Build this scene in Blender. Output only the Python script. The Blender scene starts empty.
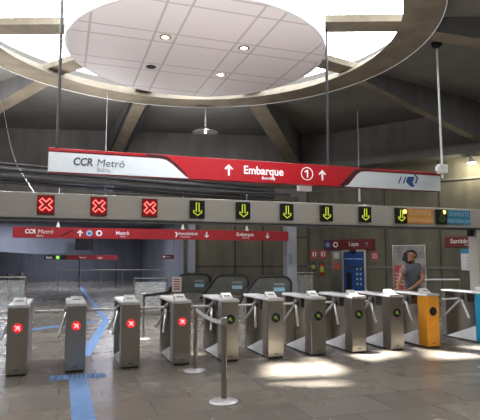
import bpy, bmesh, math, random
from mathutils import Vector, Matrix, Euler
random.seed(4)
C = bpy.context.scene.collection
R = math.radians
PI = math.pi

# ------------------------------------------------------------------ materials
def new_mat(name):
    m = bpy.data.materials.new(name); m.use_nodes = True
    return m, m.node_tree, m.node_tree.nodes['Principled BSDF']

def plain(name, col, rough=0.5, metal=0.0, spec=0.5, noise=0.06, scale=8.0, bump=0.0, coat=0.0):
    """principled material whose colour is broken up a little by noise"""
    m, nt, b = new_mat(name)
    tc = nt.nodes.new('ShaderNodeTexCoord')
    n = nt.nodes.new('ShaderNodeTexNoise'); n.inputs['Scale'].default_value = scale; n.inputs['Detail'].default_value = 4
    nt.links.new(tc.outputs['Object'], n.inputs['Vector'])
    cr = nt.nodes.new('ShaderNodeValToRGB')
    a = [max(0, c*(1-noise*2)) for c in col]; z = [min(1, c*(1+noise*2)) for c in col]
    cr.color_ramp.elements[0].position = .3; cr.color_ramp.elements[0].color = (*a, 1)
    cr.color_ramp.elements[1].position = .7; cr.color_ramp.elements[1].color = (*z, 1)
    nt.links.new(n.outputs['Fac'], cr.inputs['Fac']); nt.links.new(cr.outputs['Color'], b.inputs['Base Color'])
    b.inputs['Roughness'].default_value = rough; b.inputs['Metallic'].default_value = metal
    b.inputs['Specular IOR Level'].default_value = spec; b.inputs['Coat Weight'].default_value = coat
    if bump:
        bp = nt.nodes.new('ShaderNodeBump'); bp.inputs['Strength'].default_value = bump
        nt.links.new(n.outputs['Fac'], bp.inputs['Height']); nt.links.new(bp.outputs['Normal'], b.inputs['Normal'])
    return m

def concrete(name, col, var=.25, scale=.7, streak=True):
    """board-marked concrete: big stains, vertical runs and fine grain"""
    m, nt, b = new_mat(name)
    N, L = nt.nodes, nt.links
    tc = N.new('ShaderNodeTexCoord')
    n1 = N.new('ShaderNodeTexNoise'); n1.inputs['Scale'].default_value = scale; n1.inputs['Detail'].default_value = 6; n1.inputs['Roughness'].default_value = .62
    L.new(tc.outputs['Object'], n1.inputs['Vector'])
    mp = N.new('ShaderNodeMapping'); mp.inputs['Scale'].default_value = (1.6, 1.6, .22)
    L.new(tc.outputs['Object'], mp.inputs['Vector'])
    n2 = N.new('ShaderNodeTexNoise'); n2.inputs['Scale'].default_value = scale*2.2; n2.inputs['Detail'].default_value = 5
    L.new(mp.outputs['Vector'], n2.inputs['Vector'])
    mx = N.new('ShaderNodeMix'); mx.data_type = 'FLOAT'; mx.inputs[0].default_value = .5 if streak else .15
    L.new(n1.outputs['Fac'], mx.inputs[2]); L.new(n2.outputs['Fac'], mx.inputs[3])
    cr = N.new('ShaderNodeValToRGB')
    e = cr.color_ramp.elements
    e[0].position = .3; e[0].color = (*[c*(1-var) for c in col], 1)
    e[1].position = .7; e[1].color = (*[min(1, c*(1+var)) for c in col], 1)
    L.new(mx.outputs[0], cr.inputs['Fac']); L.new(cr.outputs['Color'], b.inputs['Base Color'])
    b.inputs['Roughness'].default_value = .85
    n3 = N.new('ShaderNodeTexNoise'); n3.inputs['Scale'].default_value = 30
    L.new(tc.outputs['Object'], n3.inputs['Vector'])
    bp = N.new('ShaderNodeBump'); bp.inputs['Strength'].default_value = .12; bp.inputs['Distance'].default_value = .02
    L.new(n3.outputs['Fac'], bp.inputs['Height']); L.new(bp.outputs['Normal'], b.inputs['Normal'])
    return m

def emit(name, col, strength):
    m, nt, b = new_mat(name)
    b.inputs['Base Color'].default_value = (*[c*.3 for c in col], 1)
    b.inputs['Emission Color'].default_value = (*col, 1); b.inputs['Emission Strength'].default_value = strength
    return m

def brushed(name, col, rough=.3, aniso=True, scale=(2, 2, 90)):
    m, nt, b = new_mat(name)
    N, L = nt.nodes, nt.links
    tc = N.new('ShaderNodeTexCoord'); mp = N.new('ShaderNodeMapping'); mp.inputs['Scale'].default_value = scale
    n = N.new('ShaderNodeTexNoise'); n.inputs['Scale'].default_value = 4; n.inputs['Detail'].default_value = 3
    L.new(tc.outputs['Object'], mp.inputs['Vector']); L.new(mp.outputs['Vector'], n.inputs['Vector'])
    cr = N.new('ShaderNodeValToRGB'); e = cr.color_ramp.elements
    e[0].position = .25; e[0].color = (*[c*.88 for c in col], 1); e[1].position = .75; e[1].color = (*[min(1, c*1.1) for c in col], 1)
    L.new(n.outputs['Fac'], cr.inputs['Fac']); L.new(cr.outputs['Color'], b.inputs['Base Color'])
    mr = N.new('ShaderNodeMapRange'); mr.inputs['To Min'].default_value = rough*.8; mr.inputs['To Max'].default_value = rough*1.3
    L.new(n.outputs['Fac'], mr.inputs['Value']); L.new(mr.outputs['Result'], b.inputs['Roughness'])
    b.inputs['Metallic'].default_value = .6 if 'beam' in name else .45 if 'top' in name else 1
    return m

def glass(name, col=(.6, .75, .75), clear=.8):
    """thin pane: mostly see-through, with a faint tint and sheen"""
    m, nt, b = new_mat(name)
    b.inputs['Base Color'].default_value = (*col, 1); b.inputs['Roughness'].default_value = .12
    b.inputs['Alpha'].default_value = 1-clear
    return m

def floor_mat():
    m, nt, b = new_mat('polished_stone_floor')
    N, L = nt.nodes, nt.links
    tc = N.new('ShaderNodeTexCoord')
    br = N.new('ShaderNodeTexBrick'); br.offset = .5; br.squash = 1
    br.inputs['Scale'].default_value = 1; br.inputs['Brick Width'].default_value = 1.0; br.inputs['Row Height'].default_value = .62
    br.inputs['Mortar Size'].default_value = .006; br.inputs['Mortar Smooth'].default_value = .2; br.inputs['Bias'].default_value = 0
    br.inputs['Color1'].default_value = (.175, .157, .135, 1); br.inputs['Color2'].default_value = (.245, .22, .192, 1)
    br.inputs['Mortar'].default_value = (.11, .10, .09, 1)
    L.new(tc.outputs['Object'], br.inputs['Vector'])
    n = N.new('ShaderNodeTexNoise'); n.inputs['Scale'].default_value = 1.3; n.inputs['Detail'].default_value = 6
    L.new(tc.outputs['Object'], n.inputs['Vector'])
    mr = N.new('ShaderNodeMapRange'); mr.inputs['From Min'].default_value = .3; mr.inputs['From Max'].default_value = .7
    mr.inputs['To Min'].default_value = .9; mr.inputs['To Max'].default_value = 1.1
    L.new(n.outputs['Fac'], mr.inputs['Value'])
    n2 = N.new('ShaderNodeTexNoise'); n2.inputs['Scale'].default_value = 90; L.new(tc.outputs['Object'], n2.inputs['Vector'])
    mr2 = N.new('ShaderNodeMapRange'); mr2.inputs['To Min'].default_value = .97; mr2.inputs['To Max'].default_value = 1.03
    L.new(n2.outputs['Fac'], mr2.inputs['Value'])
    mu = N.new('ShaderNodeMath'); mu.operation = 'MULTIPLY'; L.new(mr.outputs[0], mu.inputs[0]); L.new(mr2.outputs[0], mu.inputs[1])
    mx = N.new('ShaderNodeVectorMath'); mx.operation = 'SCALE'
    L.new(br.outputs['Color'], mx.inputs[0]); L.new(mu.outputs[0], mx.inputs['Scale'])
    L.new(mx.outputs[0], b.inputs['Base Color'])
    r = N.new('ShaderNodeMapRange'); r.inputs['To Min'].default_value = .24; r.inputs['To Max'].default_value = .3
    L.new(n.outputs['Fac'], r.inputs['Value']); L.new(r.outputs[0], b.inputs['Roughness'])
    b.inputs['Specular IOR Level'].default_value = .55
    return m

def tile_mat():
    """white ceiling panels: wide square panels with narrow strips between, dark joints"""
    m, nt, b = new_mat('ceiling_panels')
    N, L = nt.nodes, nt.links
    tc = N.new('ShaderNodeTexCoord'); sp = N.new('ShaderNodeSeparateXYZ'); L.new(tc.outputs['Object'], sp.inputs[0])
    outs = []
    for ax, c0 in (('X', 2.05-3.05), ('Y', 11.3-12.17)):
        a = N.new('ShaderNodeMath'); a.operation = 'SUBTRACT'; L.new(sp.outputs[ax], a.inputs[0]); a.inputs[1].default_value = c0 + 1.9*.5
        w = N.new('ShaderNodeMath'); w.operation = 'WRAP'; L.new(a.outputs[0], w.inputs[0]); w.inputs[1].default_value = .95; w.inputs[2].default_value = -.95
        # wrapped: strip centre sits at +-0.95 -> distance from the nearest strip centre
        ab = N.new('ShaderNodeMath'); ab.operation = 'ABSOLUTE'; L.new(w.outputs[0], ab.inputs[0])
        s = N.new('ShaderNodeMath'); s.operation = 'SUBTRACT'; L.new(ab.outputs[0], s.inputs[0]); s.inputs[1].default_value = .95-.25
        ab2 = N.new('ShaderNodeMath'); ab2.operation = 'ABSOLUTE'; L.new(s.outputs[0], ab2.inputs[0])
        lt = N.new('ShaderNodeMath'); lt.operation = 'LESS_THAN'; L.new(ab2.outputs[0], lt.inputs[0]); lt.inputs[1].default_value = .026
        outs.append(lt)
    mxm = N.new('ShaderNodeMath'); mxm.operation = 'MAXIMUM'; L.new(outs[0].outputs[0], mxm.inputs[0]); L.new(outs[1].outputs[0], mxm.inputs[1])
    mx = N.new('ShaderNodeMix'); mx.data_type = 'RGBA'
    L.new(mxm.outputs[0], mx.inputs[0]); mx.inputs[6].default_value = (.86, .83, .84, 1); mx.inputs[7].default_value = (.60, .56, .56, 1)
    L.new(mx.outputs[2], b.inputs['Base Color']); b.inputs['Roughness'].default_value = .55; b.inputs['Specular IOR Level'].default_value = .3
    return m

def tactile_mat():
    m, nt, b = new_mat('blue_tactile')
    N, L = nt.nodes, nt.links
    tc = N.new('ShaderNodeTexCoord'); n = N.new('ShaderNodeTexNoise'); n.inputs['Scale'].default_value = 6
    L.new(tc.outputs['Object'], n.inputs['Vector'])
    cr = N.new('ShaderNodeValToRGB'); e = cr.color_ramp.elements
    e[0].position = .3; e[0].color = (.12, .25, .52, 1); e[1].position = .7; e[1].color = (.19, .36, .66, 1)
    L.new(n.outputs['Fac'], cr.inputs['Fac']); L.new(cr.outputs['Color'], b.inputs['Base Color']); b.inputs['Roughness'].default_value = .55
    return m

def poster_mat():
    m, nt, b = new_mat('poster_print')
    N, L = nt.nodes, nt.links
    tc = N.new('ShaderNodeTexCoord'); n = N.new('ShaderNodeTexNoise'); n.inputs['Scale'].default_value = 2.2; n.inputs['Detail'].default_value = 3
    L.new(tc.outputs['Object'], n.inputs['Vector'])
    cr = N.new('ShaderNodeValToRGB'); e = cr.color_ramp.elements
    e[0].position = .35; e[0].color = (.20, .20, .20, 1); e[1].position = .7; e[1].color = (.46, .46, .44, 1)
    L.new(n.outputs['Fac'], cr.inputs['Fac']); L.new(cr.outputs['Color'], b.inputs['Base Color']); b.inputs['Roughness'].default_value = .4
    return m

M = {
 'wall': concrete('concrete_wall', (.16, .148, .112), .36, .8),
 'wall_dark': concrete('concrete_corridor', (.20, .205, .235), .25, .6),
 'slab': concrete('concrete_slab', (.20, .195, .185), .22, .5, False),
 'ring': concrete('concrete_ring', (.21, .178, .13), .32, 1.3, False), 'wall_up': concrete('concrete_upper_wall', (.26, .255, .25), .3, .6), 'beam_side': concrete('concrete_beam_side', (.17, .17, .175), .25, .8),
 'floor': floor_mat(), 'tiles': tile_mat(), 'tactile': tactile_mat(), 'poster': poster_mat(),
 'white': plain('white_paint', (.82, .82, .83), .4, noise=.015),
 'signwhite': plain('sign_white', (.62, .665, .70), .35, noise=.015),
 'steel': brushed('brushed_steel', (.47, .44, .40), .3),
 'steel_h': brushed('brushed_steel_beam', (.74, .71, .66), .42, scale=(.7, 1, 60)),
 'top': brushed('polished_top', (.88, .88, .90), .3, scale=(3, 60, 3)),
 'dull': plain('dull_chrome', (.62, .62, .64), .42, .7, noise=.01),
 'reader': plain('reader_white', (.93, .93, .93), .3, noise=.005),
 'skirt': plain('sunlit_skirt_white', (.80, .81, .84), .35, .0, noise=.03),  # whitened to stand in for sunlight that the canopy blocks
 'rod': plain('dark_rod_paint', (.03, .03, .035), .5, noise=.03),
 'esc_panel': plain('escalator_panel', (.12, .125, .11), .3, noise=.15, scale=3),
 'sign_red_far': plain('sign_red_matt', (.36, .012, .020), .45, noise=.03),
 'chrome': plain('chrome', (.80, .80, .82), .24, 1.0, noise=.02),
 'darksteel': plain('dark_steel', (.10, .10, .11), .45, .6),
 'black': plain('black_plastic', (.012, .012, .013), .4),
 'rubber': plain('black_rubber', (.02, .02, .022), .55),
 'red': plain('sign_red', (.37, .007, .014), .32, noise=.03),
 'darkred': plain('maroon_sign', (.17, .010, .016), .4, noise=.04),
 'swoosh': plain('sign_swoosh', (.035, .008, .010), .35, noise=.2),
 'grey_text': plain('grey_letters', (.07, .075, .09), .5),
 'lightgrey_text': plain('light_grey_letters', (.28, .31, .35), .5),
 'white_text': plain('white_letters', (.90, .90, .90), .5, noise=.01),
 'navy': plain('navy_logo', (.015, .055, .22), .4),
 'orange': plain('orange_panel', (.85, .36, .035), .35, noise=.04),
 'orange_sign': plain('orange_sign', (.80, .38, .10), .4, noise=.05),
 'blue': plain('blue_panel', (.02, .36, .66), .35, noise=.05),
 'blue_sign': plain('blue_sign', (.05, .30, .52), .4, noise=.05),
 'blue_text': plain('pale_blue_letters', (.35, .62, .78), .5),
 'orange_text': plain('pale_orange_letters', (.92, .66, .34), .5),
 'elev_blue': plain('elevator_blue', (.02, .075, .30), .35, noise=.08),
 'green_lbl': plain('lime_label', (.42, .52, .08), .5),
 'ext_red': plain('extinguisher_red', (.50, .02, .02), .3),
 'pale_red': plain('sign_faded_red', (.55, .10, .09), .5),
 'skin': plain('skin', (.36, .17, .10), .5, noise=.05, scale=5),
 'hair': plain('dark_hair', (.016, .013, .012), .6, noise=.2, scale=60),
 'shirt': plain('grey_blue_shirt', (.11, .125, .155), .85, noise=.08, scale=30),
 'sleeve': plain('mauve_sleeve', (.23, .155, .15), .85, noise=.08, scale=30),
 'trousers': plain('dark_trousers', (.03, .032, .04), .85),
 'eye': plain('eye_white', (.7, .68, .65), .3),
 'belt': plain('pale_belt', (.62, .62, .64), .6),
 'column': plain('pale_column_paint', (.36, .38, .44), .6, noise=.06, scale=2),
 'bulk': plain('bulkhead_plaster', (.27, .28, .34), .6, noise=.04, scale=2),
 'glass': glass('teal_glass', (.55, .72, .72)),
 'clearglass': glass('clear_glass', (.85, .9, .9)),
 'screen': plain('dark_screen', (.03, .03, .035), .15),
 'teal': plain('teal_panel', (.24, .34, .37), .25, noise=.12, scale=3),
 'led_red': emit('led_red', (1, .035, .03), 1.6),
 'led_pink': emit('led_pink', (1, .22, .20), 1.5),
 'led_redback': emit('led_red_glow', (1, .02, .02), .06),
 'led_green': emit('led_lime', (.60, .72, .045), .75),
 'led_greenring': emit('led_green_dim', (.18, .30, .03), .55),
 'led_amber': emit('led_amber', (1, .55, .08), 5),
 'led_dim': emit('led_dim_green', (.10, .16, .05), .25),
 'ind_red': emit('indicator_red', (.9, .02, .025), .75),
 'ind_white': emit('indicator_pink', (1, .45, .45), 1.0),
 'warm': emit('warm_lamp', (1, .74, .40), 9),
 'cool': emit('violet_lamp', (.62, .58, 1), 6),
 'green_on': emit('green_pictogram', (.35, .9, .1), .7),
}

# ------------------------------------------------------------------ mesh helpers
class MB:
    def __init__(s): s.v = []; s.f = []
    def add(s, vs, fs):
        o = len(s.v); s.v += [Vector(p) for p in vs]; s.f += [tuple(i+o for i in q) for q in fs]; return s
    def box(s, x0, x1, y0, y1, z0, z1, mat=None):
        vs = [Vector(p) for p in ((x0,y0,z0),(x1,y0,z0),(x1,y1,z0),(x0,y1,z0),(x0,y0,z1),(x1,y0,z1),(x1,y1,z1),(x0,y1,z1))]
        if mat is not None: vs = [mat @ p for p in vs]
        return s.add(vs, [(0,3,2,1),(4,5,6,7),(0,1,5,4),(1,2,6,5),(2,3,7,6),(3,0,4,7)])
    def prism(s, poly, a, b, axis='y', mat=None):
        """poly of 2-D points pushed along an axis; 'y': (x,z), 'z': (x,y), 'x': (y,z)"""
        def P(p, t):
            q = {'y': (p[0], t, p[1]), 'z': (p[0], p[1], t), 'x': (t, p[0], p[1])}[axis]
            q = Vector(q); return mat @ q if mat is not None else q
        n = len(poly)
        vs = [P(p, a) for p in poly] + [P(p, b) for p in poly]
        return s.add(vs, [tuple(range(n)), tuple(range(2*n-1, n-1, -1))] + [(i, i+n, (i+1) % n+n, (i+1) % n) for i in range(n)])
    def tube(s, pts, r, n=10, closed=False):
        pts = [Vector(p) for p in pts]; m = len(pts); o = len(s.v); up = None
        for i, p in enumerate(pts):
            if closed: d = pts[(i+1) % m]-pts[i-1]
            else: d = pts[min(i+1, m-1)]-pts[max(i-1, 0)]
            d.normalize()
            if up is None: up = d.orthogonal().normalized()
            else:
                up = up - d*up.dot(d)
                up = up.normalized() if up.length > 1e-6 else d.orthogonal().normalized()
            w = d.cross(up); rr = r[i] if isinstance(r, (list, tuple)) else r
            for k in range(n):
                a = 2*PI*k/n; s.v.append(p+(up*math.cos(a)+w*math.sin(a))*rr)
        for i in range(m if closed else m-1):
            j = (i+1) % m
            for k in range(n):
                s.f.append((o+i*n+k, o+i*n+(k+1) % n, o+j*n+(k+1) % n, o+j*n+k))
        if not closed:
            s.f.append(tuple(o+k for k in range(n-1, -1, -1))); s.f.append(tuple(o+(m-1)*n+k for k in range(n)))
        return s
    def lathe(s, prof, n=24, c=(0, 0, 0), mat=None):
        o = len(s.v); c = Vector(c)
        for r, z in prof:
            for k in range(n):
                a = 2*PI*k/n; p = Vector((r*math.cos(a), r*math.sin(a), z))
                s.v.append((mat @ p if mat is not None else p)+c)
        for i in range(len(prof)-1):
            for k in range(n):
                s.f.append((o+i*n+k, o+i*n+(k+1) % n, o+(i+1)*n+(k+1) % n, o+(i+1)*n+k))
        if prof[0][0] > 1e-4: s.f.append(tuple(o+k for k in range(n-1, -1, -1)))
        if prof[-1][0] > 1e-4: s.f.append(tuple(o+(len(prof)-1)*n+k for k in range(n)))
        return s
    def ball(s, c, r, n=12, sc=(1, 1, 1)):
        prof = [(max(1e-5, r*math.sin(PI*i/n)), -r*math.cos(PI*i/n)) for i in range(n+1)]
        return s.lathe(prof, n+4, c, Matrix.Diagonal((*sc, 1)))
    def build(s, name, mat, parent=None, bevel=0, smooth=False, loc=None):
        me = bpy.data.meshes.new(name); me.from_pydata([tuple(p) for p in s.v], [], s.f)
        bm = bmesh.new(); bm.from_mesh(me)
        bmesh.ops.remove_doubles(bm, verts=bm.verts, dist=1e-6)
        bmesh.ops.recalc_face_normals(bm, faces=bm.faces); bm.to_mesh(me); bm.free()
        me.materials.append(mat)
        ob = bpy.data.objects.new(name, me); C.objects.link(ob)
        if parent: ob.parent = parent
        if loc: ob.location = loc
        if smooth:
            for p in me.polygons: p.use_smooth = True
            try: me.set_sharp_from_angle(angle=R(38))
            except Exception: pass
        if bevel:
            b = ob.modifiers.new('bevel', 'BEVEL'); b.width = bevel; b.segments = 2; b.limit_method = 'ANGLE'; b.angle_limit = R(40)
        return ob

def tag(o, label, cat, group=None):
    o['label'] = label; o['category'] = cat
    if group: o['group'] = group
    return o
def thing(name, label, cat, loc=(0, 0, 0), rz=0, group=None):
    o = bpy.data.objects.new(name, None); C.objects.link(o); o.empty_display_size = .2
    o.location = loc; o.rotation_euler = (0, 0, rz)
    return tag(o, label, cat, group)
def struct(o): o['kind'] = 'structure'; return o
def dup(root, loc, label, rz=None):
    def cp(o, par):
        c = o.copy(); C.objects.link(c); c.parent = par
        for ch in o.children: cp(ch, c)
        return c
    r = cp(root, None); r.location = loc; r['label'] = label
    if rz is not None: r.rotation_euler = (0, 0, rz)
    return r

def text(name, s, size, loc, mat, parent=None, rz=0, bold=0, shear=0, width=1.0, align='LEFT', spacing=1.0, depth=.002):
    """letters standing upright and facing -Y of their parent"""
    cu = bpy.data.curves.new(name, 'FONT'); cu.body = s; cu.size = size; cu.offset = bold*size; cu.shear = shear
    cu.align_x = align; cu.extrude = depth; cu.space_character = spacing
    cu.resolution_u = 3
    tmp = bpy.data.objects.new('tmp', cu); C.objects.link(tmp)
    bpy.context.view_layer.update()
    dg = bpy.context.evaluated_depsgraph_get()
    me = bpy.data.meshes.new_from_object(tmp.evaluated_get(dg)); bpy.data.objects.remove(tmp); bpy.data.curves.remove(cu)
    me.name = name
    me.transform(Euler((PI/2, 0, 0)).to_matrix().to_4x4() @ Matrix.Diagonal((width, 1, 1, 1)))
    me.materials.clear(); me.materials.append(mat)
    ob = bpy.data.objects.new(name, me); C.objects.link(ob); ob.location = loc; ob.rotation_euler = (0, 0, rz)
    if parent: ob.parent = parent
    return ob

def arc(cx, cz, r, a0, a1, n=10):
    return [(cx+r*math.cos(R(a0+(a1-a0)*i/n)), cz+r*math.sin(R(a0+(a1-a0)*i/n))) for i in range(n+1)]

def arrow_poly(cx, cz, h, w, t, up=True):
    """solid arrow with a chevron head, (x,z) points"""
    s = 1 if up else -1
    shaft = [(-t/2, -h/2), (t/2, -h/2), (t/2, h/2-t*.9), (-t/2, h/2-t*.9)]
    hd = w/2
    head = [(0, h/2), (hd, h/2-hd), (hd-t*.75, h/2-hd-t*.4), (0, h/2-t*1.35), (-hd+t*.75, h/2-hd-t*.4), (-hd, h/2-hd)]
    return [[(cx+x, cz+s*z) for x, z in p] for p in (shaft, head)]

# ------------------------------------------------------------------ shell
RC = Vector((2.85, 12.2))
ZB, ZS = 7.15, 7.5
mb = MB(); mb.box(-16, 24, -12, 46, -.3, 0); struct(mb.build('floor', M['floor']))

# ceiling slab with the round opening
def annulus(r0, r1, z0, z1, n=96, c=RC, flare=0):
    m = MB(); vs = []
    for r, z in ((r0, z0), (r1, z0), (r1, z1), (r0+flare, z1)):
        for k in range(n):
            a = 2*PI*k/n; vs.append((c.x+r*math.cos(a), c.y+r*math.sin(a), z))
    fs = []
    for q in range(4):
        for k in range(n):
            fs.append((q*n+k, q*n+(k+1) % n, ((q+1) % 4)*n+(k+1) % n, ((q+1) % 4)*n+k))
    return m.add(vs, fs)
struct(annulus(5.9, 33, ZS, ZS+.35).build('ceiling', M['slab'], smooth=True))
struct(annulus(5.1, 5.97, ZB, 7.52, flare=.45).build('trim_1', M['ring'], smooth=True))          # concrete ring beam
mb = MB(); mb.tube([(RC.x+6.0*math.cos(2*PI*k/120), RC.y+6.0*math.sin(2*PI*k/120), ZB-.01) for k in range(120)], .016, 6, True)
struct(mb.build('trim_2', M['white'], smooth=True))                                     # thin white conduit round the ring

# radial beams: sloping outwards beyond the ring, and short spokes inside it
for i in range(10):
    a = R([-20, 14, 53, 94, 127, 160, 196, 232, 268, 304][i]); d = Vector((math.cos(a), math.sin(a), 0)); w = Vector((-d.y, d.x, 0))
    def P(r, t, z): return (RC.x+d.x*r+w.x*t, RC.y+d.y*r+w.y*t, z)
    r1 = {0: 10.0, 1: 12.5, 2: 12.6, 3: 12.3, 4: 13.6}.get(i, 11.5)
    zb1 = ZB-(r1-5.9)*.18
    hw = {1: .15, 2: .32}.get(i, .25)
    vs = [P(5.93, -hw, ZB), P(5.93, hw, ZB), P(r1, hw, zb1), P(r1, -hw, zb1), P(5.93, -hw, ZS+.05), P(5.93, hw, ZS+.05), P(r1, hw, ZS+.05), P(r1, -hw, ZS+.05)]
    m = MB(); m.add(vs, [(0,1,2,3),(4,7,6,5),(0,4,5,1),(1,5,6,2),(2,6,7,3),(3,7,4,0)])
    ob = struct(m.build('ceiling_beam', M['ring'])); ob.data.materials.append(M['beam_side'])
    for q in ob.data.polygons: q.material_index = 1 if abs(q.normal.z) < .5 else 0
    if i == 3:
        for t_ in (-.34, .31):
            mm = MB(); mm.tube([P(5.98, t_, ZB-.05), P(9, t_, ZB-(9-5.9)*.18-.05), P(r1, t_, zb1-.05)], .055, 8); struct(mm.build('beam_conduit', M['rod'], smooth=True))
    hw = .3
    vs = [P(2.2, -hw, 7.38), P(2.2, hw, 7.38), P(5.6, hw, 7.38), P(5.6, -hw, 7.38), P(2.2, -hw, 7.56), P(2.2, hw, 7.56), P(5.6, hw, 7.56), P(5.6, -hw, 7.56)]
    m = MB(); m.add(vs, [(0,1,2,3),(4,7,6,5),(0,4,5,1),(1,5,6,2),(2,6,7,3),(3,7,4,0)])
    struct(m.build('skylight_beam', M['ring']))

# added slab, unseen above the opening; open slots cut the floor's sun patches
def sun_mask():
    zr = 12.0; sx, sy = .22, -.15                       # where the sun moves per metre it falls
    def up(p): return (p[0]-sx*zr, p[1]-sy*zr)
    slots = [[(2.75,6.85),(3.7,6.70),(4.35,7.38),(3.1,7.62)],
             [(2.45,5.92),(3.1,5.85),(3.62,6.30),(2.6,6.38)],
             [(4.5,7.35),(5.5,7.62),(5.8,8.12),(3.7,7.78)],
             [(5.75,7.15),(7.5,7.05),(7.9,7.85),(6.3,7.95)],
             [(2.2,8.25),(5.85,8.25),(5.95,8.02),(6.62,8.02),(6.62,9.05),(2.2,9.05)]]
    slots = [[up(p) for p in s] for s in slots]
    bm = bmesh.new()
    outer = [bm.verts.new((RC.x+7.2*math.cos(2*PI*k/48), RC.y+7.2*math.sin(2*PI*k/48), zr)) for k in range(48)]
    edges = [bm.edges.new((outer[k], outer[(k+1) % 48])) for k in range(48)]
    for s in slots:
        vs = [bm.verts.new((p[0], p[1], zr)) for p in s]
        edges += [bm.edges.new((vs[k], vs[(k+1) % len(vs)])) for k in range(len(vs))]
    bmesh.ops.triangle_fill(bm, use_beauty=True, edges=edges)
    # drop the faces that fill the slots
    def inside(pt, poly):
        c = False; j = len(poly)-1
        for i in range(len(poly)):
            if (poly[i][1] > pt[1]) != (poly[j][1] > pt[1]) and pt[0] < (poly[j][0]-poly[i][0])*(pt[1]-poly[i][1])/(poly[j][1]-poly[i][1])+poly[i][0]: c = not c
            j = i
        return c
    kill = [f for f in bm.faces if any(inside(f.calc_center_median()[:2], s) for s in slots)]
    bmesh.ops.delete(bm, geom=kill, context='FACES')
    r = bmesh.ops.extrude_face_region(bm, geom=bm.faces[:])
    for v in [g for g in r['geom'] if isinstance(g, bmesh.types.BMVert)]: v.co.z += .12
    bmesh.ops.recalc_face_normals(bm, faces=bm.faces)
    me = bpy.data.meshes.new('sun_mask_slab'); bm.to_mesh(me); bm.free(); me.materials.append(M['ring'])
    o = bpy.data.objects.new('sun_mask_slab', me); C.objects.link(o); struct(o)
sun_mask()
for a in (-128, -92, -56):
    m = MB(); x, y = RC.x+5.6*math.cos(R(a)), RC.y+5.6*math.sin(R(a)); m.box(x-.15, x+.15, y-.15, y+.15, 7.52, 12.0)
    struct(m.build('sun_mask_post', M['ring']))  # unseen posts, added to carry the slotted slab

# walls ------------------------------------------------------------
def wall_frame(p0, p1):
    """matrix: x along the wall, y into the wall (away from the hall), z up"""
    t = (Vector(p1)-Vector(p0)); L = t.length; t.normalize()
    return Matrix(((t.x, -t.y, 0, p0[0]), (t.y, t.x, 0, p0[1]), (0, 0, 1, 0), (0, 0, 0, 1))), L, math.atan2(t.y, t.x)
W1, L1, A1 = wall_frame((-10, 26.6), (11, 22.3))
W2, L2, A2 = wall_frame((11, 22.3), (18.73, 10.63))
m = MB(); m.box(15.6, L1+.02, 0, .35, 4.3, ZS, W1); struct(m.build('wall_back_top', M['wall_up']))
m = MB(); m.box(15.6, L1+.02, 0, .35, 0, 4.3, W1); struct(m.build('wall_back', M['wall']))
m = MB(); m.box(-.4, 15.6, 0, .35, 3.7, ZS, W1); struct(m.build('wall_back_upper', M['wall_up']))
m = MB(); m.box(0, 21.0, -.10, 0, 4.98, 5.14, W1); m.box(0, 21.0, -.2, 0, 4.35, 4.55, W1); struct(m.build('trim_3', M['wall']))
m = MB(); m.box(0, L2, 0, .35, 5.6, ZS, W2); struct(m.build('wall_right_upper', M['wall_up']))
m = MB(); m.box(0, L2, 0, .35, 0, 5.6, W2); struct(m.build('wall_right', M['wall']))
m = MB()                                              # dark joints between the wall's concrete pours
for u in (18.0, 19.3, 20.9): m.box(u-.035, u+.035, -.012, 0, 0, 4.3, W1)
for z in (1.25, 2.62): m.box(15.7, L1, -.012, 0, z-.025, z+.025, W1)
struct(m.build('trim_6', M['rod']))
m = MB()
for u in (.12, 3.9, 6.2, 8.6): m.box(u-.025, u+.025, -.012, 0, 0, 5.6, W2)
struct(m.build('trim_7', M['rod']))
m = MB(); m.box(.1, L2, -.9, 0, 5.62, 5.95, W2); struct(m.build('trim_4', M['slab']))     # ledge high on the right wall
m = MB(); m.box(.1, L2, -.06, 0, 4.75, 4.83, W2); m.box(.1, L2, -.05, 0, 3.05, 3.11, W2); m.box(.1, L2, -.05, 0, 1.2, 1.30, W2); struct(m.build('trim_5', M['slab']))
m = MB(); m.box(18.73, 19.05, -12, 10.8, 0, ZS); struct(m.build('wall_side', M['wall']))
m = MB(); m.box(-10.3, -10, -12, 26.6, 0, ZS); struct(m.build('wall_left', M['wall']))
m = MB(); m.box(-10, 18.8, -9.3, -9, 0, ZS); struct(m.build('wall_front', M['wall']))
# corridor
m = MB(); m.box(-16, 6.2, 26.2, 44, 3.7, 3.95); struct(m.build('corridor_ceiling', M['wall_dark']))
m = MB(); m.box(5.75, 6.1, 24.0, 44, 0, 3.7); struct(m.build('wall_corridor_right', M['wall_dark']))
m = MB(); m.box(-16, 6.1, 40, 40.3, 0, 3.7); struct(m.build('wall_corridor_end', M['wall_dark']))
m = MB(); m.box(-9.9, -9.6, 26.7, 44, 0, 3.7); struct(m.build('wall_corridor_left', M['wall_dark']))
m = MB(); m.box(5.42, 5.72, 23.0, 23.32, 0, 3.7); struct(m.build('corner_column', M['column']))
m = MB(); m.box(8.3, 8.72, 18.55, 18.95, 0, 3.65); struct(m.build('round_hall_column', M['column'], bevel=.02))
# dropped bulkhead inside the corridor, its lower edge bowed
m = MB(); m.prism([(-4.4, 2.02), (-3.2, 1.98), (-1.2, 1.86), (.75, 1.96), (.75, 3.7), (-4.4, 3.7)], 31.9, 32.4); struct(m.build('corridor_bulkhead', M['bulk']))

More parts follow.
